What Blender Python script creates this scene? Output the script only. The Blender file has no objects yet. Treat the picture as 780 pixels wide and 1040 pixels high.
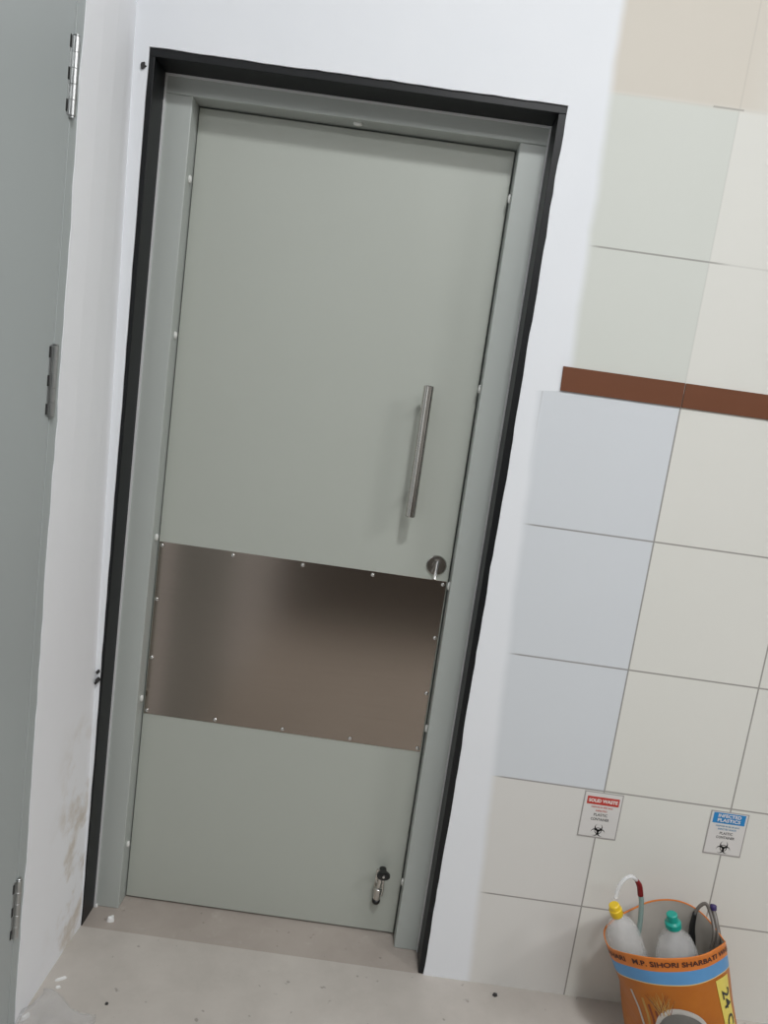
import bpy, bmesh, math, random
from mathutils import Vector, Matrix
random.seed(7)
C = bpy.context.scene.collection
PI = math.pi
T = 0.333          # wall tile pitch
Z0 = 0.6014        # tile row line under the blue tiles
ZU = 1.935         # tile row line above the brown border

# ------------------------------------------------------------------ materials
def srgb(r, g, b):
    f = lambda c: (c/255/12.92) if c/255 <= .04045 else ((c/255+.055)/1.055)**2.4
    return (f(r), f(g), f(b), 1)

def new_mat(name):
    m = bpy.data.materials.new(name); m.use_nodes = True
    nt = m.node_tree
    return m, nt, nt.nodes['Principled BSDF']

def vmix(nt, fac, a, b):
    n = nt.nodes.new('ShaderNodeMix'); n.data_type = 'RGBA'
    if hasattr(fac, 'links') or hasattr(fac, 'is_linked'): nt.links.new(fac, n.inputs[0])
    else: n.inputs[0].default_value = fac
    for v, i in ((a, 6), (b, 7)):
        if isinstance(v, tuple): n.inputs[i].default_value = v
        else: nt.links.new(v, n.inputs[i])
    return n.outputs[2]

def mth(nt, op, a, b=None, clamp=False):
    n = nt.nodes.new('ShaderNodeMath'); n.operation = op; n.use_clamp = clamp
    for v, i in ((a, 0), (b, 1)):
        if v is None: continue
        if isinstance(v, (int, float)): n.inputs[i].default_value = v
        else: nt.links.new(v, n.inputs[i])
    return n.outputs[0]

def sstep(nt, v, lo, hi):
    n = nt.nodes.new('ShaderNodeMapRange'); n.interpolation_type = 'SMOOTHSTEP'
    for val, i in ((v, 0), (lo, 1), (hi, 2)):
        if isinstance(val, (int, float)): n.inputs[i].default_value = val
        else: nt.links.new(val, n.inputs[i])
    return n.outputs[0]

def noise(nt, scale, detail=3, rough=.5, coord=None):
    n = nt.nodes.new('ShaderNodeTexNoise')
    n.inputs['Scale'].default_value = scale; n.inputs['Detail'].default_value = detail
    n.inputs['Roughness'].default_value = rough
    if coord is None:
        tc = nt.nodes.new('ShaderNodeTexCoord'); coord = tc.outputs['Object']
    nt.links.new(coord, n.inputs['Vector'])
    return n.outputs['Fac']

def bump(nt, p, h, strength=.1, dist=.002):
    b = nt.nodes.new('ShaderNodeBump'); b.inputs['Strength'].default_value = strength
    b.inputs['Distance'].default_value = dist
    nt.links.new(h, b.inputs['Height']); nt.links.new(b.outputs[0], p.inputs['Normal'])

def simple(name, col, rough=.5, metal=0., spec=.5, var=.06, scale=14., bstr=0., bscale=60.):
    m, nt, p = new_mat(name)
    f = noise(nt, scale)
    dark = tuple(c*(1-var) for c in col[:3])+(1,); lite = tuple(min(1, c*(1+var)) for c in col[:3])+(1,)
    nt.links.new(vmix(nt, f, dark, lite), p.inputs['Base Color'])
    p.inputs['Roughness'].default_value = rough; p.inputs['Metallic'].default_value = metal
    p.inputs['Specular IOR Level'].default_value = spec
    if bstr: bump(nt, p, noise(nt, bscale), bstr)
    return m

def clear(name, col, opaque=.35, rough=.12):
    m, nt, p = new_mat(name)
    p.inputs['Base Color'].default_value = col; p.inputs['Roughness'].default_value = rough
    p.inputs['Specular IOR Level'].default_value = .8
    f = noise(nt, 30)
    nt.links.new(mth(nt, 'ADD', mth(nt, 'MULTIPLY', f, .15), opaque-.07, True), p.inputs['Alpha'])
    return m

M = {}
M['plaster'] = simple('white_plaster', srgb(226, 228, 232), .75, var=.025, scale=5, bstr=.15, bscale=25)
M['door'] = simple('grey_green_paint', srgb(174, 178, 170), .4, var=.02, scale=3, bstr=.04, bscale=120)
M['door2'] = simple('grey_door_paint', srgb(168, 174, 174), .45, var=.02, scale=3)
M['frame'] = simple('grey_frame_paint', srgb(174, 179, 175), .4, var=.025, scale=6)
M['granite'] = simple('black_granite', srgb(14, 16, 18), .42, spec=.35, var=.25, scale=160)
M['sealant'] = simple('pale_sealant', srgb(208, 209, 210), .5)
M['buffer'] = simple('white_rubber', srgb(215, 216, 212), .5)
M['steel'] = simple('brushed_steel', srgb(205, 202, 197), .17, 1., var=.015, scale=40)
M['hinge'] = simple('satin_hinge_steel', srgb(190, 192, 192), .32, 1., var=.02, scale=40)
M['chrome'] = simple('bright_steel', srgb(215, 214, 212), .18, 1., var=.04, scale=40)
M['dark'] = simple('dark_gap', srgb(30, 30, 29), .8)
M['black'] = simple('black_rubber', srgb(24, 25, 25), .35)
M['brown'] = simple('brown_border_tile', srgb(106, 61, 35), .45, var=.08, scale=12)
M['room'] = simple('pale_wall_paint', srgb(150, 149, 146), .8, var=.02, scale=3)
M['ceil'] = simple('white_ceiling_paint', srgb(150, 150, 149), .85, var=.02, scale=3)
M['backw'] = simple('dark_grey_wall_paint', srgb(78, 73, 68), .7, var=.05, scale=3)
M['paper'] = simple('white_paper', srgb(212, 210, 207), .5, var=.02)
M['lamin'] = simple('grey_laminate_edge', srgb(160, 156, 153), .35)
M['red'] = simple('red_print', srgb(186, 56, 48), .5)
M['redt'] = simple('red_text_print', srgb(196, 110, 98), .5)
M['blue'] = simple('blue_print', srgb(28, 128, 190), .5)
M['bluet'] = simple('blue_text_print', srgb(110, 150, 178), .5)
M['ink'] = simple('black_print', srgb(48, 46, 46), .6)
M['whitep'] = simple('white_print', srgb(228, 222, 216), .5)
M['orange'] = None
M['yellow'] = simple('yellow_plastic', srgb(226, 190, 40), .35)
M['teal'] = simple('teal_plastic', srgb(20, 150, 135), .35)
M['clear'] = clear('clear_plastic', (.80, .80, .80, 1), .34)
M['tube'] = clear('clear_tubing', (.82, .83, .84, 1), .5)
M['blood'] = simple('dark_red_plastic', srgb(120, 20, 24), .35)
M['green'] = clear('green_connector', srgb(140, 165, 160), .75)
M['hose'] = simple('grey_brown_tubing', srgb(98, 92, 86), .35)
M['purple'] = simple('purple_plastic', srgb(54, 40, 92), .4)
M['film'] = clear('clear_film', (.78, .78, .79, 1), .16, .2)
M['chip'] = simple('white_plaster_chip', srgb(225, 225, 224), .8)
M['inner'] = simple('bag_inner_weave', srgb(190, 184, 176), .6, var=.08, scale=25)
M['bband'] = simple('bag_blue_print', srgb(84, 142, 192), .45, var=.12, scale=18)
M['oband'] = simple('bag_orange_print', srgb(206, 116, 40), .45, var=.1, scale=20)
M['cream'] = simple('bag_cream_print', srgb(214, 190, 128), .45)
M['label'] = simple('bag_yellow_print', srgb(218, 200, 92), .45, var=.06, scale=20)
M['maroon'] = simple('bag_maroon_text', srgb(66, 24, 14), .5)
M['bowl'] = simple('bag_grey_print', srgb(104, 102, 98), .5, var=.35, scale=14)
M['bowlrim'] = simple('bag_pale_print', srgb(186, 182, 176), .5)
M['stalk'] = simple('bag_straw_print', srgb(178, 138, 70), .5, var=.2, scale=40)
M['stalkd'] = simple('bag_brown_print', srgb(120, 56, 26), .5, var=.2, scale=40)

def orange_mat():
    m, nt, p = new_mat('bag_orange_weave')
    f = noise(nt, 9, 4, .6)
    col = vmix(nt, f, srgb(152, 76, 5), srgb(188, 112, 10))
    nt.links.new(col, p.inputs['Base Color']); p.inputs['Roughness'].default_value = .45
    bump(nt, p, noise(nt, 28), .3, .004)
    return m
M['orange'] = orange_mat()

def plate_mat():                       # brushed stainless kick plate
    m, nt, p = new_mat('brushed_kick_plate')
    tc = nt.nodes.new('ShaderNodeTexCoord'); mp = nt.nodes.new('ShaderNodeMapping')
    mp.inputs['Scale'].default_value = (1, 1, 60)
    nt.links.new(tc.outputs['Object'], mp.inputs['Vector'])
    f = noise(nt, 6, 4, .6, mp.outputs[0])
    nt.links.new(vmix(nt, f, srgb(154, 144, 135), srgb(165, 155, 146)), p.inputs['Base Color'])
    p.inputs['Metallic'].default_value = 1
    p.inputs['Roughness'].default_value = .2
    bump(nt, p, noise(nt, 5, 2), .05, .004)
    return m
M['plate'] = plate_mat()

def tile_wall_mat():
    m, nt, p = new_mat('tiled_wall')
    tc = nt.nodes.new('ShaderNodeTexCoord'); sp = nt.nodes.new('ShaderNodeSeparateXYZ')
    nt.links.new(tc.outputs['Object'], sp.inputs[0])
    X, Z = sp.outputs[0], sp.outputs[2]
    N = lambda *a, **k: mth(nt, *a, **k)
    wob = N('MULTIPLY', N('SUBTRACT', noise(nt, 7, 2), .5), .018)
    # ragged edge where the white plaster meets the tiles
    e1 = N('SUBTRACT', -.300, N('MULTIPLY', N('SUBTRACT', Z, Z0), .050))
    above = sstep(nt, Z, 1.59, 1.60)
    e2 = N('SUBTRACT', -.290, N('MULTIPLY', N('SUBTRACT', Z, 1.9), .03))
    edge = N('ADD', N('ADD', N('MULTIPLY', e1, N('SUBTRACT', 1, above)), N('MULTIPLY', e2, above)), wob)
    tile = sstep(nt, N('SUBTRACT', X, edge), -.006, .022)
    # tile colours
    left = N('LESS_THAN', X, 0.0)
    blue = N('MULTIPLY', left, N('MULTIPLY', N('GREATER_THAN', Z, Z0), N('LESS_THAN', Z, 1.63)))
    beige = N('MULTIPLY', sstep(nt, Z, ZU+T-.01, ZU+T+.01), N('SUBTRACT', 1, sstep(nt, X, .0, .16)))
    cold = N('MULTIPLY', left, N('MULTIPLY', N('GREATER_THAN', Z, 1.63), N('LESS_THAN', Z, ZU+T)))
    base = vmix(nt, noise(nt, 2.5, 2), srgb(214, 214, 207), srgb(220, 219, 213))
    c = vmix(nt, N('MULTIPLY', cold, .6), base, srgb(199, 204, 197))
    c = vmix(nt, blue, c, srgb(209, 213, 217))
    c = vmix(nt, beige, c, srgb(207, 201, 190))
    low = N('MULTIPLY', left, N('LESS_THAN', Z, Z0))
    c = vmix(nt, N('MULTIPLY', low, .7), c, srgb(212, 210, 207))
    # grout lines
    def line(v, period, off, w):
        q = N('DIVIDE', N('SUBTRACT', v, off), period)
        d = N('ABSOLUTE', N('SUBTRACT', q, N('ROUND', q)))
        return N('SUBTRACT', 1, sstep(nt, N('MULTIPLY', d, period), w*.5, w))
    hi = N('GREATER_THAN', Z, 1.63)
    lo = N('SUBTRACT', 1, hi)
    v = N('MULTIPLY', line(X, T, 0, .0026), N('ADD', lo, N('MULTIPLY', hi, .14)))
    hl = N('MULTIPLY', line(Z, T, Z0, .0026), lo)
    right = sstep(nt, X, .0, .06)
    second = N('GREATER_THAN', Z, 2.1)
    patch = N('MULTIPLY', N('GREATER_THAN', X, -.06), N('LESS_THAN', X, .01))
    hu = N('MULTIPLY', N('MULTIPLY', line(Z, T, ZU, .0028), hi),
           N('ADD', N('MULTIPLY', N('SUBTRACT', 1, second), N('SUBTRACT', .8, N('MULTIPLY', right, .6))),
             N('MULTIPLY', second, N('ADD', .06, N('MULTIPLY', patch, .6)))))
    g = N('MULTIPLY', N('MAXIMUM', v, N('MAXIMUM', hl, hu)), sstep(nt, N('SUBTRACT', X, edge), .0, .04))
    c = vmix(nt, N('MULTIPLY', g, .75), c, srgb(122, 118, 113))
    pl = vmix(nt, noise(nt, 5, 3), srgb(225, 228, 232), srgb(231, 233, 236))
    col = vmix(nt, tile, pl, c)
    nt.links.new(col, p.inputs['Base Color'])
    p.inputs['Roughness'].default_value = .6
    p.inputs['Specular IOR Level'].default_value = .3
    bump(nt, p, N('ADD', N('MULTIPLY', N('SUBTRACT', 1, g), .5), N('MULTIPLY', noise(nt, 20, 3), .2)), .25, .001)
    return m
M['tiles'] = tile_wall_mat()

def left_wall_mat():                   # white plaster with worn beige patches near the foot
    m, nt, p = new_mat('worn_white_plaster')
    tc = nt.nodes.new('ShaderNodeTexCoord'); sp = nt.nodes.new('ShaderNodeSeparateXYZ')
    nt.links.new(tc.outputs['Object'], sp.inputs[0])
    zz, yy = sp.outputs[2], sp.outputs[1]
    n = noise(nt, 9, 4, .6)
    patch = mth(nt, 'MULTIPLY', sstep(nt, n, .46, .66),
                mth(nt, 'MULTIPLY', mth(nt, 'SUBTRACT', 1, sstep(nt, zz, .35, .75)), sstep(nt, yy, -.22, -.08)))
    c = vmix(nt, noise(nt, 4, 2), srgb(238, 239, 243), srgb(243, 244, 247))
    c = vmix(nt, mth(nt, 'MULTIPLY', patch, .75), c, srgb(198, 186, 170))
    nt.links.new(c, p.inputs['Base Color']); p.inputs['Roughness'].default_value = .7
    bump(nt, p, noise(nt, 22), .2)
    return m
M['leftw'] = left_wall_mat()

def floor_mat(name, a, b, speck=True):
    m, nt, p = new_mat(name)
    f = noise(nt, 3.2, 6, .62)
    c = vmix(nt, sstep(nt, f, .3, .7), a, b)
    g = noise(nt, 15, 5, .7)
    c = vmix(nt, mth(nt, 'MULTIPLY', sstep(nt, g, .55, .8), .35), c, srgb(196, 190, 182))
    d = noise(nt, 42, 2, .5)
    c = vmix(nt, mth(nt, 'MULTIPLY', sstep(nt, d, .69, .76), .5), c, srgb(104, 98, 92))
    nt.links.new(c, p.inputs['Base Color']); p.inputs['Roughness'].default_value = .55
    p.inputs['Specular IOR Level'].default_value = .35
    bump(nt, p, g, .1)
    return m
M['floor'] = floor_mat('dusty_grey_floor', srgb(174, 168, 161), srgb(189, 183, 176))
M['sill'] = floor_mat('darker_brown_threshold', srgb(156, 147, 139), srgb(170, 161, 153))  # same floor mix, toned darker and browner in the door recess

# ------------------------------------------------------------------ geometry helpers
def link(name, me, mat, parent=None):
    mats = mat if isinstance(mat, (list, tuple)) else [mat]
    for k in mats: me.materials.append(M[k])
    o = bpy.data.objects.new(name, me); C.objects.link(o)
    if parent is not None:
        o.parent = parent
        o.matrix_parent_inverse = parent.matrix_world.inverted() if False else Matrix.Translation(-Vector(parent.location))
    return o

def obj(name, bm, mat, parent=None, smooth=False, bevel=0.):
    bmesh.ops.recalc_face_normals(bm, faces=bm.faces)
    me = bpy.data.meshes.new(name); bm.to_mesh(me); bm.free()
    if smooth:
        for f in me.polygons: f.use_smooth = True
    o = link(name, me, mat, parent)
    if bevel:
        b = o.modifiers.new('bevel', 'BEVEL'); b.width = bevel; b.segments = 2; b.limit_method = 'ANGLE'
    return o

def tag(o, label, cat, group=None, kind=None):
    o['label'] = label; o['category'] = cat
    if group: o['group'] = group
    if kind: o['kind'] = kind
    return o

def empty(name, loc, label, cat, group=None, kind=None):
    o = bpy.data.objects.new(name, None); C.objects.link(o); o.location = loc
    o.empty_display_size = .05
    return tag(o, label, cat, group, kind)

def box(bm, x0, x1, y0, y1, z0, z1):
    vs = [bm.verts.new((x, y, z)) for x in (x0, x1) for y in (y0, y1) for z in (z0, z1)]
    for q in ((0, 1, 3, 2), (4, 6, 7, 5), (0, 4, 5, 1), (2, 3, 7, 6), (0, 2, 6, 4), (1, 5, 7, 3)):
        bm.faces.new([vs[i] for i in q])

def BX(*a):
    bm = bmesh.new(); box(bm, *a); return bm

def prism(bm, pts, ax, lo, hi):
    """pts: outline in the two other axes; extruded along ax from lo to hi"""
    def P(u, v, w):
        return {'x': (w, u, v), 'y': (u, w, v), 'z': (u, v, w)}[ax]
    a = [bm.verts.new(P(u, v, lo)) for u, v in pts]; b = [bm.verts.new(P(u, v, hi)) for u, v in pts]
    bm.faces.new(a); bm.faces.new(b[::-1])
    n = len(pts)
    for i in range(n):
        bm.faces.new((a[i], b[i], b[(i+1) % n], a[(i+1) % n]))

def lathe(bm, prof, seg=28, mat=Matrix.Identity(4)):
    """profile (r, h) turned about local z"""
    rings = []
    for r, h in prof:
        if r < 1e-6: rings.append([bm.verts.new(mat @ Vector((0, 0, h)))])
        else: rings.append([bm.verts.new(mat @ Vector((r*math.cos(2*PI*i/seg), r*math.sin(2*PI*i/seg), h))) for i in range(seg)])
    for a, b in zip(rings, rings[1:]):
        for i in range(seg):
            j = (i+1) % seg
            if len(a) == 1 and len(b) == 1: continue
            if len(a) == 1: bm.faces.new((a[0], b[i], b[j]))
            elif len(b) == 1: bm.faces.new((a[i], b[0], a[j]))
            else: bm.faces.new((a[i], b[i], b[j], a[j]))
    if len(rings[0]) > 1: bm.faces.new(rings[0][::-1])
    if len(rings[-1]) > 1: bm.faces.new(rings[-1])

def aim(p, d):
    return Matrix.Translation(Vector(p)) @ Vector(d).to_track_quat('Z', 'Y').to_matrix().to_4x4()

def spline(pts, n=8):
    P = [Vector(p) for p in pts]; P = [2*P[0]-P[1]]+P+[2*P[-1]-P[-2]]; out = []
    for i in range(1, len(P)-2):
        for k in range(n):
            t = k/n
            out.append(.5*((2*P[i])+(P[i+1]-P[i-1])*t+(2*P[i-1]-5*P[i]+4*P[i+1]-P[i+2])*t*t+(3*P[i]-P[i-1]-3*P[i+1]+P[i+2])*t**3))
    out.append(P[-2]); return out

def tube(bm, path, r, seg=12):
    rr = r if isinstance(r, (list, tuple)) else [r]*len(path)
    up = None; rings = []
    for i, p in enumerate(path):
        d = (path[min(i+1, len(path)-1)]-path[max(i-1, 0)]).normalized()
        if up is None: up = d.orthogonal().normalized()
        else: up = (up-d*up.dot(d)).normalized()
        s = d.cross(up)
        rings.append([bm.verts.new(p+rr[i]*(math.cos(2*PI*k/seg)*up+math.sin(2*PI*k/seg)*s)) for k in range(seg)])
    for a, b in zip(rings, rings[1:]):
        for k in range(seg):
            bm.faces.new((a[k], b[k], b[(k+1) % seg], a[(k+1) % seg]))
    bm.faces.new(rings[0][::-1]); bm.faces.new(rings[-1])

def text_mesh(s, size, align='CENTER', bold=0.):
    cu = bpy.data.curves.new('t', 'FONT'); cu.body = s; cu.size = size; cu.align_x = align; cu.align_y = 'CENTER'
    cu.offset = bold; cu.resolution_u = 3
    o = bpy.data.objects.new('t', cu); C.objects.link(o)
    dg = bpy.context.evaluated_depsgraph_get()
    me = bpy.data.meshes.new_from_object(o.evaluated_get(dg))
    bpy.data.objects.remove(o); bpy.data.curves.remove(cu)
    return me

def wavy(p0, p1, n, amp, seed):
    """a slightly ragged line of points from p0 to p1, offset sideways"""
    r = random.Random(seed); out = []
    dx, dy = p1[0]-p0[0], p1[1]-p0[1]; L = math.hypot(dx, dy); nx, ny = -dy/L, dx/L
    ph = [r.uniform(0, 6.3) for _ in range(4)]
    for i in range(n+1):
        t = i/n
        w = sum(math.sin(2*PI*t*f+q)*a for f, q, a in zip((2.3, 5.1, 11.7, 23.), ph, (.45, .35, .25, .2)))
        w += r.uniform(-.35, .35)
        w *= amp
        out.append((p0[0]+dx*t+nx*w, p0[1]+dy*t+ny*w))
    return out

# ------------------------------------------------------------------ the room
XR, XB, ZC = 2.9, -5.6, 3.8
o = obj('floor', BX(-1.75, XR+.2, XB-.2, .002, -.1, 0), 'floor'); tag(o, 'dusty grey floor in front of the doors', 'floor', kind='structure')
o = obj('ceiling', BX(-1.75, XR+.2, XB-.2, .3, ZC, ZC+.1), 'ceil'); tag(o, 'white ceiling above the room', 'ceiling', kind='structure')
o = obj('wall_right', BX(XR, XR+.15, XB, .0, 0, ZC), 'room'); tag(o, 'pale wall right of the tiled wall', 'wall', kind='structure')
o = obj('wall_back', BX(-1.6, XR+.15, XB-.15, XB, 0, ZC), 'room'); tag(o, 'pale far wall behind the viewer', 'wall', kind='structure')
bm = bmesh.new(); box(bm, -1.339, XR, -2.70, -2.56, 0, .92); box(bm, -1.339, XR, -2.72, -2.54, .92, .96)
o = obj('wall_low', bm, 'backw'); tag(o, 'dark half height wall behind the viewer', 'low wall', kind='structure')
o = obj('trim_1', BX(-1.345, -.385, .002, .30, -.1, .0), 'sill'); tag(o, 'darker brownish threshold floor strip under the closed door', 'threshold', kind='structure')

# wall that holds the closed door: white plaster and tiles; ragged edge against the black stone
bm = bmesh.new()
right_edge = wavy((-.3865, 0.0), (-.3835, 2.2275), 70, .0022, 3)
top_edge = wavy((-.3835, 2.2275), (-1.343, 2.2285), 40, .0012, 5)
left_edge = wavy((-1.342, 2.2285), (-1.331, 0.0), 60, .0009, 9)
prism(bm, [(-1.75, 0), (-1.75, ZC), (XR+.15, ZC), (XR+.15, 0)]+right_edge+top_edge[1:-1]+left_edge, 'y', .0, .02)
box(bm, -.375, XR+.15, .02, .3, 0, ZC); box(bm, -1.75, -.375, .02, .3, 2.236, ZC); box(bm, -1.75, -1.352, .02, .3, 0, 2.236)
o = obj('wall_front', bm, 'tiles')
tag(o, 'white plastered wall with pale square tiles on its right', 'wall', kind='structure')

# left wall: vertical beside the grey door, its plaster twisting back into the corner
bm = bmesh.new()
YE = -.312
n = 60; r9 = random.Random(4)
edge = wavy((YE, 0.0), (YE, 2.24), n, .004, 21)
rows = []
for y, z in edge:
    far = -1.332-.0205*z
    rows.append([bm.verts.new((-1.339+(far+1.339)*t*t, y+(0.004-y)*t, z)) for t in (0, .25, .5, .75, 1)])
for a, b in zip(rows, rows[1:]):
    for i in range(4): bm.faces.new((a[i], a[i+1], b[i+1], b[i]))
back = [[bm.verts.new((-1.345, y, z)), bm.verts.new((-1.5, y, z))] for y, z in edge]
for k in range(n):
    bm.faces.new((rows[k][0], rows[k+1][0], back[k+1][0], back[k][0]))
    bm.faces.new((back[k][0], back[k+1][0], back[k+1][1], back[k][1]))
# plaster above the door
top = [bm.verts.new((-1.339+(-1.332-.0205*ZC+1.339)*t*t, YE+(.004-YE)*t, ZC)) for t in (0, .25, .5, .75, 1)]
for i in range(4): bm.faces.new((rows[-1][i], rows[-1][i+1], top[i+1], top[i]))
box(bm, -1.5, -1.339, XB, YE, 2.24, ZC); box(bm, -1.5, -1.339, XB, -1.33, 0, 2.24)
o = obj('wall_left', bm, 'leftw', smooth=False)
tag(o, 'white plaster side wall between grey door and black framed door', 'wall', kind='structure')

# ------------------------------------------------------------------ black stone surround
bm = bmesh.new()
def ring(bm, xo0, xo1, zo, xi0, xi1, zi, y0, y1):
    """U-shaped surround: left, right, head butted"""
    box(bm, xo0, xi0, y0, y1, 0, zi); box(bm, xi1, xo1, y0, y1, 0, zi); box(bm, xo0, xo1, y0, y1, zi, zo)
ring(bm, -1.350, -.376, 2.235, -1.3285, -.4010, 2.2105, .0035, .135)
o = obj('trim_2', bm, 'granite', bevel=.0012)
tag(o, 'black stone surround lining the recessed grey door', 'door surround', kind='structure')

# ------------------------------------------------------------------ steel frame of the closed door
JY = .082
tr = empty('trim_3', (-.865, JY, 0), 'grey painted steel frame inside the black stone surround', 'door frame', kind='structure')
bm = bmesh.new()
def jamb(bm, x0, x1):
    box(bm, x0, x1, JY, .19, 0, 2.168)
obj('jamb', BX(-1.3275, -1.2605, JY, .19, 0.0, 2.168), 'frame', tr, bevel=.0025)
obj('jamb', BX(-.4685, -.402, JY, .19, 0.0, 2.168), 'frame', tr, bevel=.0025)
obj('frame_head', BX(-1.3275, -.402, JY, .19, 2.168, 2.2095), 'frame', tr, bevel=.0025)
bm = bmesh.new(); ring(bm, -1.3285, -.401, 2.2105, -1.3245, -.4045, 2.2065, JY-.006, JY+.004)
obj('sealant_line', bm, 'sealant', tr)
# white rubber buffers pressed into the rebate
for x, z in ((-1.262, 1.987), (-1.262, 1.608), (-1.2615, 1.08), (-1.262, .625), (-1.262, .185)):
    b = bmesh.new(); lathe(b, [(0, -.010), (.0045, -.0075), (.0058, 0), (.0045, .0075), (0, .010)], 12, Matrix.Translation((x+.003, .108, z)))
    obj('buffer', b, 'buffer', tr, True)
for x, z in ((-.4665, 2.045), (-.4665, 1.58), (-.4665, 1.06), (-.4665, .655), (-.4665, .19)):
    b = bmesh.new(); lathe(b, [(0, -.012), (.004, -.009), (.005, 0), (.004, .009), (0, .012)], 12, Matrix.Translation((x-.0035, .105, z)))
    obj('buffer', b, 'buffer', tr, True)
b = bmesh.new(); lathe(b, [(0, -.012), (.0045, -.009), (.006, 0), (.0045, .009), (0, .012)], 12, aim((-.862, .1, 2.1655), (1, 0, 0)))
obj('buffer', b, 'buffer', tr, True)

# ------------------------------------------------------------------ the closed door
DY = .130
d1 = empty('door_1', (-.865, DY, 0), 'closed grey-green door with steel kick plate and vertical bar handle', 'door', kind='structure')
obj('door_leaf', BX(-1.2580, -.4718, DY, DY+.045, .006, 2.1635), 'door', d1, bevel=.002)
pl = obj('kick_plate', BX(-1.2555, -.4755, DY-.0018, DY, .573, 1.0655), 'plate', d1, bevel=.0006)
xs = [-1.2475, -1.055, -.865, -.675, -.4845]
pos = [(x, 1.0555) for x in xs]+[(x, .583) for x in xs]+[(-1.2485, .905), (-1.2475, .738), (-.4835, .905), (-.4835, .745)]
screw_me = None
for x, z in pos:
    b = bmesh.new(); lathe(b, [(.0058, 0), (.0055, .0016), (.0035, .0030), (0, .0034)], 14, aim((x, DY-.0018, z), (0, -1, 0)))
    obj('screw', b, 'chrome', pl, True)
# bar handle
HX, HY = -.6005, .076
h = bmesh.new(); lathe(h, [(.0115, 1.2335), (.0130, 1.2355), (.0130, 1.5675), (.0115, 1.5695)], 32, Matrix.Translation((HX, HY, 0)))
h = obj('pull_handle', h, 'steel', d1, True); h.data.set_sharp_from_angle(angle=.6)
for z in (1.285, 1.518):
    b = bmesh.new(); lathe(b, [(.0085, 0), (.0085, .040), (.013, .0405), (.013, DY-HY)], 20, aim((HX, HY, z), (0, 1, 0)))
    o = obj('handle_post', b, 'steel', h, True); o.data.set_sharp_from_angle(angle=.6)
# lock: round rose, keyhole plug and snib lever
lx, lz = -.5095, 1.1065
b = bmesh.new(); lathe(b, [(.027, 0), (.027, .004), (.0245, .0065), (.012, .0068), (.0115, .0105), (0, .0105)], 36, aim((lx, DY, lz), (0, -1, 0)))
lk = obj('lock_rose', b, 'steel', d1, True); lk.data.set_sharp_from_angle(angle=.6)
b = bmesh.new(); box(b, lx-.0085, lx+.0085, DY-.020, DY-.0105, lz+.010, lz+.0145)
tube(b, [Vector((lx+.001, DY-.018, lz+.012)), Vector((lx-.001, DY-.032, lz-.006)), Vector((lx-.004, DY-.046, lz-.030))], [.0042, .0036, .0048], 10)
obj('snib_lever', b, 'chrome', lk, True).data.set_sharp_from_angle(angle=.6)
# foot operated door holder
hx, hz = -.5335, .150
b = bmesh.new(); prism(b, [(hx-.014, hz-.030), (hx+.014, hz-.030), (hx+.013, hz+.052), (hx-.013, hz+.052)], 'y', DY-.004, DY)
hd = obj('door_holder', b, 'steel', d1, bevel=.001)
b = bmesh.new(); lathe(b, [(.0095, 0), (.0095, .028), (.0165, .030), (.0185, .036), (.0175, .044), (.006, .046), (0, .0455)], 24, aim((hx+.004, DY-.004, hz+.058), (.04, -1, .12)) @ Matrix.Diagonal((1, 1, 1, 1)) @ Matrix.Diagonal((1.05, .62, 1, 1)))
k = obj('foot_pedal', b, 'black', hd, True); k.data.set_sharp_from_angle(angle=.7)
b = bmesh.new(); lathe(b, [(0, .0008), (.0035, .0006), (.004, 0)], 12, aim((hx+.006, DY-.051, hz+.064), (.04, -1, .12)))
obj('pedal_pin', b, 'chrome', hd, True)
b = bmesh.new(); lathe(b, [(.0105, 0), (.0115, .004), (.0115, .034), (.0095, .036), (.0065, .037), (.0065, .066)], 20, aim((hx-.003, DY-.017, hz-.030), (.05, 0, 1)))
o = obj('holder_barrel', b, 'steel', hd, True); o.data.set_sharp_from_angle(angle=.6)
b = bmesh.new(); lathe(b, [(.0, -.004), (.009, -.003), (.0118, .002), (.0118, .012)], 20, aim((hx-.0035, DY-.017, hz-.040), (.05, 0, 1)))
obj('rubber_tip', b, 'black', hd, True)

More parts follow.
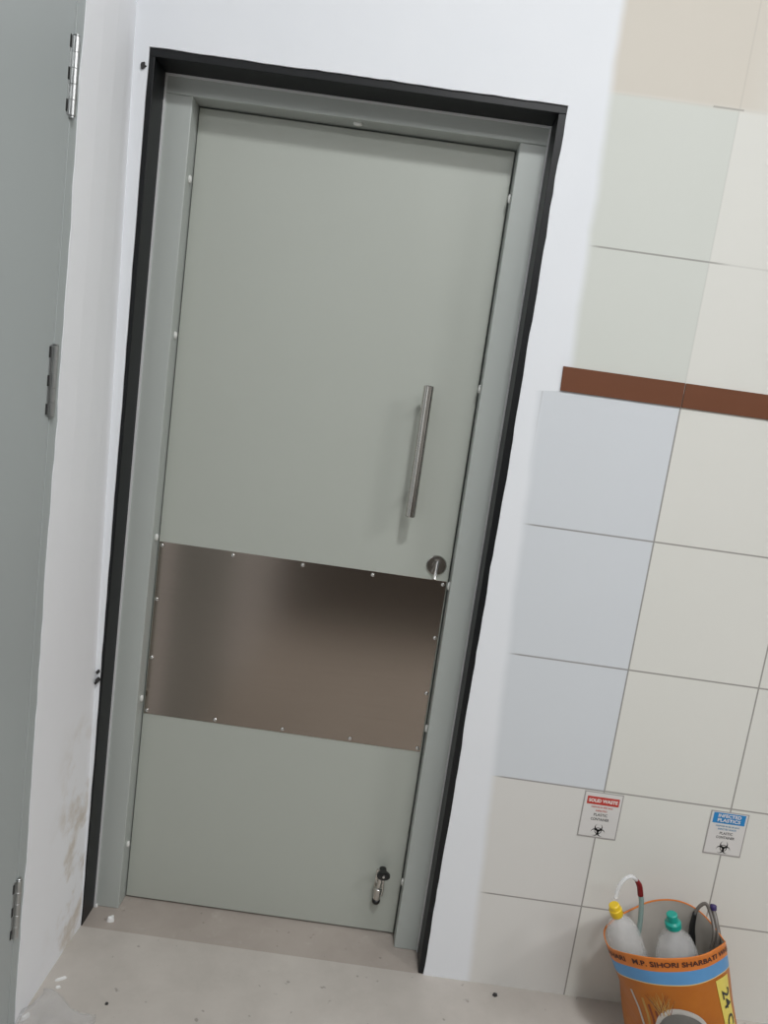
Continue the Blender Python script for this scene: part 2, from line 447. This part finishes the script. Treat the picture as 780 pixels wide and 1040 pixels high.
# ------------------------------------------------------------------ the grey door on the left wall
d2 = empty('door_2', (-1.345, -.8, 0), 'plain grey door on the left wall with steel hinges', 'door', kind='structure')
bm = bmesh.new()
box(bm, -1.46, -1.3405, -.3405, -.300, 0, 2.24); box(bm, -1.46, -1.3405, -1.34, -1.30, 0, 2.24); box(bm, -1.46, -1.3405, -1.30, -.3405, 2.205, 2.24)
obj('door_frame', bm, 'door2', d2, bevel=.001)
obj('door_leaf', BX(-1.386, -1.3415, -1.297, -.3410, .008, 2.202), 'door2', d2, bevel=.001)
for z0, z1 in ((1.943, 2.078), (1.392, 1.528), (.255, .392)):
    b = bmesh.new(); L = z1-z0
    ky, kx = -.3405, -1.3375
    for i in range(5):
        a0 = z0+L*i/5+.0002; a1 = z0+L*(i+1)/5-.0002
        lathe(b, [(.0062, a0), (.0065, a0+.0003), (.0065, a1-.0003), (.0062, a1)], 18, Matrix.Translation((kx, ky, 0)))
    for a0, a1 in ((z0-.004, z0), (z1, z1+.004)):
        lathe(b, [(.0035, a0), (.0056, a0+.001), (.0056, a1-.001), (.0045, a1)], 18, Matrix.Translation((kx, ky, 0)))
    hg = obj('hinge', b, 'hinge', d2, True); hg.data.set_sharp_from_angle(angle=.6)
    b = bmesh.new(); box(b, -1.3416, -1.3405, -.3545, ky, z0, z1)
    obj('hinge_plate', b, 'hinge', hg)
    b = bmesh.new()
    for i in (0, 2, 4): box(b, -1.3414, -1.3402, -.3565, -.3515, z0+L*i/5+.003, z0+L*(i+1)/5-.003)
    obj('hinge_slot', b, 'dark', hg)

# ------------------------------------------------------------------ brown border on the tiles
bm = bmesh.new()
prism(bm, [(-.2918, 1.598), (-.2940, 1.6555), (-.001, 1.6555), (-.001, 1.598)], 'y', -.004, .0)
x = .001
while x < XR:
    box(bm, x, min(x+T-.002, XR), -.004, 0, 1.598, 1.6555); x += T
o = obj('trim_4', bm, 'brown', bevel=.0006); tag(o, 'brown border strip running across the pale tiles', 'border strip', kind='structure')

# plaster plug holes beside the stone surround
def blob(cx, cz, r, seed, y=-.0022):
    rr = random.Random(seed); b = bmesh.new()
    pts = [(cx+r*rr.uniform(.6, 1.15)*math.cos(2*PI*i/11), cz+1.3*r*rr.uniform(.6, 1.15)*math.sin(2*PI*i/11)) for i in range(11)]
    prism(b, pts, 'y', y, .0005); return b
o = obj('wall_plug', blob(-1.3515, 2.186, .0065, 2, -.004), 'ink'); tag(o, 'small dark plug in plaster beside top left corner of surround', 'wall plug')
b = bmesh.new()
for (cx, cz, r, s) in ((-1.3385, .735, .0035, 4), (-1.3375, .712, .0055, 6), (-1.340, .706, .004, 8)):
    rr = random.Random(s)
    pts = [(cx+r*rr.uniform(.6, 1.15)*math.cos(2*PI*i/9), cz+1.3*r*rr.uniform(.6, 1.15)*math.sin(2*PI*i/9)) for i in range(9)]
    prism(b, pts, 'y', -.012, .0)
o = obj('cement_lump', b, 'ink'); tag(o, 'dark cement lump beside left side of black surround', 'cement lump')

# ------------------------------------------------------------------ waste signs
def put_text(name, s, size, x, z, mat, parent, y, maxw=None, bold=0.):
    me = text_mesh(s, size, bold=bold)
    w = max(v.co.x for v in me.vertices)-min(v.co.x for v in me.vertices)
    k = maxw/w if maxw else 1
    for v in me.vertices:
        v.co = Vector((x+v.co.x*k, y, z+v.co.y))
    return link(name, me, mat, parent)

def biohazard(cx, cz, R, y, parent):
    b = bmesh.new()
    def poly(pts): b.faces.new([b.verts.new((p[0], y, p[1])) for p in pts])
    for k in range(3):
        a = PI/2+k*2*PI/3
        c1 = (cx+R*.50*math.cos(a), cz+R*.50*math.sin(a)); r1 = R*.56
        c2 = (cx+R*.64*math.cos(a), cz+R*.64*math.sin(a)); r2 = R*.43
        n = 26; gap = .42
        for i in range(n):
            t0 = a+gap+(2*PI-2*gap)*i/n; t1 = a+gap+(2*PI-2*gap)*(i+1)/n
            poly([(c1[0]+r1*math.cos(t0), c1[1]+r1*math.sin(t0)), (c1[0]+r1*math.cos(t1), c1[1]+r1*math.sin(t1)),
                  (c2[0]+r2*math.cos(t1), c2[1]+r2*math.sin(t1)), (c2[0]+r2*math.cos(t0), c2[1]+r2*math.sin(t0))])
        # central arms
        d = (math.cos(a+PI), math.sin(a+PI)); e = (-d[1], d[0])
        poly([(cx+d[0]*R*.08+e[0]*R*.07, cz+d[1]*R*.08+e[1]*R*.07), (cx+d[0]*R*.4+e[0]*R*.16, cz+d[1]*R*.4+e[1]*R*.16),
              (cx+d[0]*R*.4-e[0]*R*.16, cz+d[1]*R*.4-e[1]*R*.16), (cx+d[0]*R*.08-e[0]*R*.07, cz+d[1]*R*.08-e[1]*R*.07)])
    n = 30
    for i in range(n):
        t0, t1 = 2*PI*i/n, 2*PI*(i+1)/n
        poly([(cx+R*.50*math.cos(t0), cz+R*.50*math.sin(t0)), (cx+R*.50*math.cos(t1), cz+R*.50*math.sin(t1)),
              (cx+R*.40*math.cos(t1), cz+R*.40*math.sin(t1)), (cx+R*.40*math.cos(t0), cz+R*.40*math.sin(t0))])
    o = obj('biohazard_symbol', b, 'ink', parent)
    return o

def sign(x0, x1, z0, z1, ban, banm, lines, label, txm):
    cx = (x0+x1)/2
    s = empty('waste_sign', (cx, 0, z0), label, 'sign', 'biomedical waste signs on the tiles')
    obj('laminate_border', BX(x0, x1, -.0010, 0, z0, z1), 'lamin', s)
    obj('paper_sheet', BX(x0+.0030, x1-.0030, -.0013, -.0008, z0+.0040, z1-.0025), 'paper', s)
    W = x1-x0; H = z1-z0
    bz0, bz1, bx = ban
    bn = obj('banner', BX(x0+bx, x1-bx, -.0017, -.0010, z1-bz1, z1-bz0), banm, s)
    for t, size, dz, w, mat, bold in lines:
        onb = dz < bz1 and dz > bz0
        put_text('lettering', t, size, cx, z1-dz, mat, bn if onb else s, -.0021 if onb else -.0017, w, bold)
    biohazard(cx+.001, z0+.0215, .0185, -.0017, s)
    return s
sign(-.049, .053, .469, .5975, (.013, .0345, .009), 'red',
     [('SOLID WASTE', .0125, .0238, .076, 'whitep', .0005), ('DISPOSE IN RED BAG', .0058, .0415, .056, 'redt', .0002),
      ('INFECTED', .0062, .0515, .030, 'redt', .0002), ('PLASTIC', .0105, .063, .036, 'ink', .0001), ('CONTAINER', .0105, .0755, .048, 'ink', .0001)],
     'waste sign with red banner on lower tiles under the blue tiles', 'redt')
sign(.2835, .3835, .4700, .5925, (.004, .0330, .008), 'blue',
     [('INFECTED', .0125, .0120, .060, 'whitep', .0003), ('PLASTICS', .0125, .0245, .060, 'whitep', .0003), ('DISPOSE IN BLUE BAG', .0058, .0405, .062, 'bluet', .0002),
      ('INFECTED WASTE', .0062, .0490, .048, 'bluet', .0002), ('PLASTIC', .0100, .0605, .034, 'ink', .0001), ('CONTAINER', .0100, .0720, .048, 'ink', .0001)],
     'waste sign with blue banner at the right end of the tiles', 'bluet')

# ------------------------------------------------------------------ rice bag used as a bin
BCY = -.165
RIM = [(-180, .345), (-165, .326), (-150, .313), (-135, .308), (-120, .306), (-105, .306), (-90, .307), (-75, .314), (-60, .328), (-45, .342),
       (-30, .354), (-15, .364), (0, .373), (15, .380), (30, .385), (45, .389), (60, .385), (75, .370), (90, .355), (105, .361), (120, .373), (135, .378), (150, .374), (165, .362)]
def zr(th):
    d = (math.degrees(th)+180) % 360; i = int(d//15); f = d/15-i
    v = [RIM[(i+k-1) % 24][1] for k in range(4)]
    return .5*(2*v[1]+(v[2]-v[0])*f+(2*v[0]-5*v[1]+4*v[2]-v[3])*f*f+(3*v[1]-v[0]-3*v[2]+v[3])*f**3)
def bag_pt(th, z, off=0.):
    t = min(max(z/.36, 0), 1); low = 1-min(max((z-.20)/.15, 0), 1)
    a = .152-.016*low; b = .110+.012*low
    wr = 1+(.016*math.sin(4*th+9*t)*math.sin(PI*t)+.010*math.sin(9*th-7*t)*(.25+t)*.7)*(1-t**6*.7)
    if t < .12: wr *= .90+.10*math.sqrt(t/.12)
    s, c = math.sin(th), -math.cos(th)
    cx = .250-.325*z+.015*low
    return Vector((cx+(a*wr+off)*s, BCY+(b*wr+off)*c, z))
bag = empty('rice_bag', (.25, BCY, 0), 'orange printed rice bag used as a bin, standing by the tiled wall', 'bag')
bm = bmesh.new(); SEG = 120
def zat(th, q):                     # q: 0 floor .. 1 rim
    return q*zr(th)
def ringv(fz, off):
    out = []
    for i in range(SEG):
        th = 2*PI*i/SEG; out.append(bm.verts.new(bag_pt(th, fz(th), off)))
    return out
levels = [(lambda th, k=k: .0015+(zr(th)-.064)*k/22) for k in range(23)]
kinds = [0]*22
for h, kd in ((.0605, 2), (.045, 1), (.031, 1), (.0285, 3), (.014, 3), (.001, 3), (0., 3)):
    levels.append(lambda th, h=h: zr(th)-h); kinds.append(kd)
rings = [ringv(f, 0.) for f in levels]
inner = [ringv(lambda th, h=h: max(zr(th)-h, .03), -.0028) for h in (.0, .003, .02, .06, .12, .2, .28, .34)]
for (a, b), kd in zip(zip(rings, rings[1:]), kinds):
    for i in range(SEG):
        f = bm.faces.new((a[i], a[(i+1) % SEG], b[(i+1) % SEG], b[i])); f.material_index = kd
allr = [rings[-1]]+inner
for n_, (a, b) in enumerate(zip(allr, allr[1:])):
    for i in range(SEG):
        f = bm.faces.new((a[i], a[(i+1) % SEG], b[(i+1) % SEG], b[i])); f.material_index = 3 if n_ < 2 else 4
f = bm.faces.new(inner[-1]); f.material_index = 4
f = bm.faces.new(rings[0][::-1])
obj('bag_body', bm, ['orange', 'bband', 'cream', 'oband', 'inner'], bag, True)

# print that follows the bag surface: s = arc length from the front, h = depth under the rim
tab = [(0., 0.)]
for i in range(1, 401):
    th = i/400*PI*.75
    tab.append((tab[-1][0]+(bag_pt(th, .3)-bag_pt(tab[-1][1], .3)).length, th))
def th_of(s):
    sg = 1 if s >= 0 else -1; s = abs(s)
    for (s0, t0), (s1, t1) in zip(tab, tab[1:]):
        if s <= s1: return sg*(t0+(t1-t0)*(s-s0)/(s1-s0))
    return sg*tab[-1][1]
def on_bag(s, h, off=.0009):
    th = th_of(s); return bag_pt(th, zr(th)-h, off)
def bag_text(s, size, s0, h0, mat, parent, maxw, bold=0., rot=False):
    me = text_mesh(s, size, bold=bold)
    xs_ = [v.co.x for v in me.vertices]; k = maxw/(max(xs_)-min(xs_))
    for v in me.vertices:
        x, y = v.co.x*k, v.co.y
        v.co = on_bag(s0-y*-1, h0+x, .0022) if rot else on_bag(s0+x, h0-y, .0014)
    return link('lettering', me, mat, parent)
def bag_patch(name, pts, mat, parent, off=.0010, nsub=2):
    b = bmesh.new(); f = b.faces.new([b.verts.new((p[0], p[1], 0)) for p in pts])
    bmesh.ops.triangulate(b, faces=b.faces[:])
    bmesh.ops.subdivide_edges(b, edges=b.edges[:], cuts=nsub, use_grid_fill=True)
    for v in b.verts: v.co = on_bag(v.co.x, v.co.y, off)
    me = bpy.data.meshes.new(name); b.to_mesh(me); b.free()
    return link(name, me, mat, parent)
bag_text('AAHARI   M.P. SIHORI SHARBATI WHEAT', .0165, -.010, .0150, 'maroon', bag, .385, .0004)
def strip_patch(name, w, h0, h1, s0, s1, mat, parent, off):
    """quad grid label between arc positions s0..s1 and depths h0..h1, s shifted by w per depth"""
    b = bmesh.new(); g = [[b.verts.new(on_bag(s0+(s1-s0)*i/6+w*(j/14), h0+(h1-h0)*j/14, off)) for i in range(7)] for j in range(15)]
    for j in range(14):
        for i in range(6): b.faces.new((g[j][i], g[j+1][i], g[j+1][i+1], g[j][i+1]))
    me = bpy.data.meshes.new(name); b.to_mesh(me); b.free()
    for f in me.polygons: f.use_smooth = True
    return link(name, me, mat, parent)
lb = strip_patch('printed_label', .0, .0690, .325, .0850, .1335, 'label', bag, .0012)
bag_text('24 CARAT', .042, .1100, .198, 'ink', lb, .205, .0006, rot=True)
# printed bowl and straw
def ell(cx, cy, rx, ry, a0, a1, n=28): return [(cx+rx*math.cos(a0+(a1-a0)*i/n), cy+ry*math.sin(a0+(a1-a0)*i/n)) for i in range(n+1)]
bw = bag_patch('printed_bowl', ell(-.030, .172, .068, .058, PI, 2*PI), 'bowlrim', bag, .0010, 3)
bag_patch('bowl_inside', ell(-.030, .176, .061, .050, PI, 2*PI), 'bowl', bw, .0018, 3)
rs = random.Random(11)
for i in range(26):
    s0 = -.068+rs.uniform(-.012, .012); h0 = .128+rs.uniform(-.01, .01); a = rs.uniform(-.75, .75); L = rs.uniform(.03, .058)
    s1, h1 = s0+L*math.sin(a), h0-L*math.cos(a); w = .0011
    bag_patch('printed_straw', [(s0-w, h0), (s1-w*.4, h1), (s1+w*.4, h1), (s0+w, h0)], 'stalk' if i % 3 else 'stalkd', bag, .0010, 1)
for i, (s0, s1) in enumerate(((-.118, -.140), (-.106, -.112), (-.094, -.100), (-.084, -.086))):
    bag_patch('printed_stalk', [(s0-.003, .21), (s1-.003, .088+.012*i), (s1+.003, .088+.012*i), (s0+.003, .21)], ('bowlrim', 'stalk', 'stalkd', 'stalkd')[i], bag, .0009, 2)

# ------------------------------------------------------------------ waste inside the bag
def bottle(top, axis, R, L, neck, capm, label, capkind):
    e = empty('plastic_bottle', tuple(Vector(top)-Vector(axis).normalized()*L), label, 'bottle')
    mt = aim(Vector(top)-Vector(axis).normalized()*L, axis)
    b = bmesh.new()
    lathe(b, [(0, .004), (R*.7, 0), (R*.95, .006), (R, .02), (R, L*.28), (R*.96, L*.30), (R, L*.32), (R, L*.62), (R*.93, L*.74), (R*.72, L*.86), (neck*1.15, L*.95), (neck, L*.97), (neck, L)], 36, mt)
    obj('bottle_body', b, 'clear', e, True)
    b = bmesh.new()
    if capkind == 'round':
        pr = [(neck*1.25, L-.004), (neck*1.35, L), (neck*1.35, L+.013), (neck*1.15, L+.0145), (neck*1.10, L+.024), (neck*.9, L+.026), (0, L+.0265)]
    else:
        pr = [(neck*1.3, L-.010), (neck*1.75, L-.008), (neck*1.75, L+.004), (neck*1.3, L+.007), (neck*1.2, L+.008), (neck*1.2, L+.024), (neck, L+.026), (0, L+.0265)]
    lathe(b, pr, 30, mt); o = obj('cap', b, capm, e, True); o.data.set_sharp_from_angle(angle=.5)
    return e
bottle((.026, -.155, .375), (-.50, .0, 1), .041, .19, .0115, 'yellow', 'clear plastic bottle with yellow cap at left of rice bag', 'round')
bottle((.147, -.188, .394), (-.32, .02, 1), .050, .27, .0105, 'teal', 'clear plastic bottle with teal cap in middle of rice bag', 'wide')

e = empty('clear_tubing', (.105, -.12, .30), 'looped clear tube with dark red end beside the yellow capped bottle', 'tubing')
pth = spline([(.029, -.126, .392), (.034, -.119, .420), (.046, -.115, .440), (.062, -.113, .449), (.077, -.112, .440)], 8)
b = bmesh.new(); tube(b, pth, .0048); obj('tube', b, 'tube', e, True)
b = bmesh.new(); tube(b, spline([(.077, -.112, .440), (.087, -.112, .426), (.094, -.113, .402)], 8), [.0052+.0018*min(1, i/6) for i in range(17)]); obj('red_end', b, 'blood', e, True)
b = bmesh.new(); tube(b, spline([(.094, -.113, .402), (.099, -.114, .385), (.104, -.117, .34), (.105, -.12, .30)], 6), .0062); obj('connector', b, 'green', e, True)

HOSE = [(.243, -.1, .367), (.253, -.098, .386), (.265, -.1, .395), (.273, -.11, .382), (.276, -.13, .364), (.275, -.145, .345), (.272, -.15, .30)]
BLK = [(.255, -.112, .24), (.247, -.11, .29), (.241, -.105, .329), (.243, -.1, .368)]
e = empty('grey_hose', (.205, -.14, .26), 'bent grey hose with black lower end at right of rice bag', 'hose')
pth = spline(HOSE, 8)
b = bmesh.new(); tube(b, pth, .0042); obj('hose_loop', b, 'hose', e, True)
b = bmesh.new(); tube(b, spline(BLK, 6), [.0085]*9+[.0085-.0004*i for i in range(10)]); obj('black_end', b, 'black', e, True)
e = empty('sample_tube', (.285, -.10, .30), 'thin brown-grey tube with purple tip at right rim of rice bag', 'tube')
b = bmesh.new(); tube(b, spline([(.283, -.106, .385), (.285, -.126, .366), (.2835, -.150, .346), (.281, -.155, .30)], 6), .0058); obj('tube', b, 'hose', e, True)
b = bmesh.new(); lathe(b, [(.0055, 0), (.0078, .002), (.0078, .012), (.006, .014), (0, .0142)], 18, aim((.283, -.106, .384), (-.05, .35, 1))); obj('purple_tip', b, 'purple', e, True)

# ------------------------------------------------------------------ bits on the floor
def chip(name, x, y, sx, sy, sz, rz, label, mat='chip', seed=1, group=None, cat='plaster chip'):
    rr = random.Random(seed); b = bmesh.new()
    n = 9; lo = [(math.cos(2*PI*i/n)*rr.uniform(.75, 1.1), math.sin(2*PI*i/n)*rr.uniform(.75, 1.1)) for i in range(n)]
    R = Matrix.Rotation(rz, 3, 'Z')
    v0 = [b.verts.new(Vector((x, y, 0))+R @ Vector((p[0]*sx, p[1]*sy, 0))) for p in lo]
    v1 = [b.verts.new(Vector((x, y, 0))+R @ Vector((p[0]*sx*.8, p[1]*sy*.8, sz*rr.uniform(.6, 1)))) for p in lo]
    c = b.verts.new(Vector((x, y, sz)))
    b.faces.new(v0[::-1])
    for i in range(n):
        j = (i+1) % n; b.faces.new((v0[i], v0[j], v1[j], v1[i])); b.faces.new((v1[i], v1[j], c))
    o = obj(name, b, mat); tag(o, label, cat, group); return o
chip('plaster_chip', -1.262, .036, .0105, .0095, .014, .3, 'white plaster lump on floor at foot of left door jamb', seed=3)
chip('plaster_chip', -1.322, .079, .004, .004, .008, .3, 'tiny plaster crumb at bottom corner of black surround', seed=5)
chip('plaster_chip', -1.300, -.172, .016, .004, .006, .5, 'long thin plaster sliver on floor against the white side wall', seed=8)
chip('plaster_chip', -1.296, -.196, .007, .004, .004, .2, 'small white plaster flake in front of the thin sliver', seed=9)
chip('plaster_chip', -1.327, -.287, .012, .004, .012, 1.0, 'plaster shard at foot of white wall by grey door', seed=12)
chip('cement_crumb', -1.165, -.222, .005, .004, .004, .4, 'dark cement crumb on grey floor in front of closed door', 'ink', 14, cat='crumb')
chip('cement_crumb', -.195, -.035, .007, .006, .006, .4, 'dark crumb on floor against foot of tiled wall', 'ink', 15, cat='crumb')
# crumpled clear film in the corner
bm = bmesh.new(); rr = random.Random(5); NX, NY = 22, 18; g = []
for j in range(NY+1):
    row = []
    for i in range(NX+1):
        u, v = i/NX, j/NY
        x = -1.332+.150*u+.012*math.sin(7*v+2); y = -.375+.155*v+.018*math.sin(5*u+1)-.03*u
        z = .004+.010*abs(math.sin(6*u+3*v))*(1-.5*u)+.008*abs(math.sin(11*v-4*u))+rr.uniform(0, .003)
        if i in (0, NX) or j in (0, NY): z = .002
        row.append(bm.verts.new((x, y, z)))
    g.append(row)
for j in range(NY):
    for i in range(NX): bm.faces.new((g[j][i], g[j][i+1], g[j+1][i+1], g[j+1][i]))
o = obj('plastic_film', bm, 'film', smooth=True); tag(o, 'crumpled clear plastic film on floor by the grey left door', 'plastic film')
s_ = o.modifiers.new('solid', 'SOLIDIFY'); s_.thickness = .0006

# ------------------------------------------------------------------ light
def area(name, loc, size, size_y, power, col=(1, 1, 1)):
    l = bpy.data.lights.new(name, 'AREA'); l.shape = 'RECTANGLE'; l.size = size; l.size_y = size_y; l.energy = power; l.color = col
    o = bpy.data.objects.new(name, l); C.objects.link(o); o.location = loc; return o
area('lamp_and_fill_light', (-.20, -1.85, ZC-.05), .30, .25, 59, (.975, .99, 1))  # the ceiling lamp that casts the door head shadow
area('lamp_and_fill_light', (.9, -3.4, ZC-.05), 2.4, .8, 76, (.985, .985, .99))  # wide fill behind the camera, added to even out the lower wall
area('lamp_and_fill_light', (2.55, -2.1, ZC-.05), .7, .7, 66, (.985, .985, .99))  # side fill, added to brighten the white left wall
w = bpy.data.worlds.new('world'); bpy.context.scene.world = w; w.use_nodes = True
w.node_tree.nodes['Background'].inputs[0].default_value = (.8, .82, .85, 1); w.node_tree.nodes['Background'].inputs[1].default_value = .1

# ------------------------------------------------------------------ camera
p, r, y = .1431, .1396, -.0008
fwd = Vector((math.sin(y), math.cos(y), 0)); rt = Vector((math.cos(y), -math.sin(y), 0)); up = Vector((0, 0, 1))
f2 = fwd*math.cos(p)-up*math.sin(p); u2 = up*math.cos(p)+fwd*math.sin(p)
r2 = rt*math.cos(r)+u2*math.sin(r); u3 = u2*math.cos(r)-rt*math.sin(r)
cam = bpy.data.cameras.new('camera'); co = bpy.data.objects.new('camera', cam); C.objects.link(co)
cam.sensor_fit = 'VERTICAL'; cam.sensor_height = 36; cam.lens = 36*700/1040; cam.clip_start = .01
m = Matrix((r2, u3, -f2)).transposed().to_4x4(); m.translation = Vector((-.6673, -1.684, 1.4903))
co.matrix_world = m
sc = bpy.context.scene; sc.camera = co
sc.view_settings.view_transform = 'Standard'; sc.view_settings.look = 'None'
sc.view_settings.exposure = -0.31; sc.view_settings.gamma = 1; sc.view_settings.use_curve_mapping = False
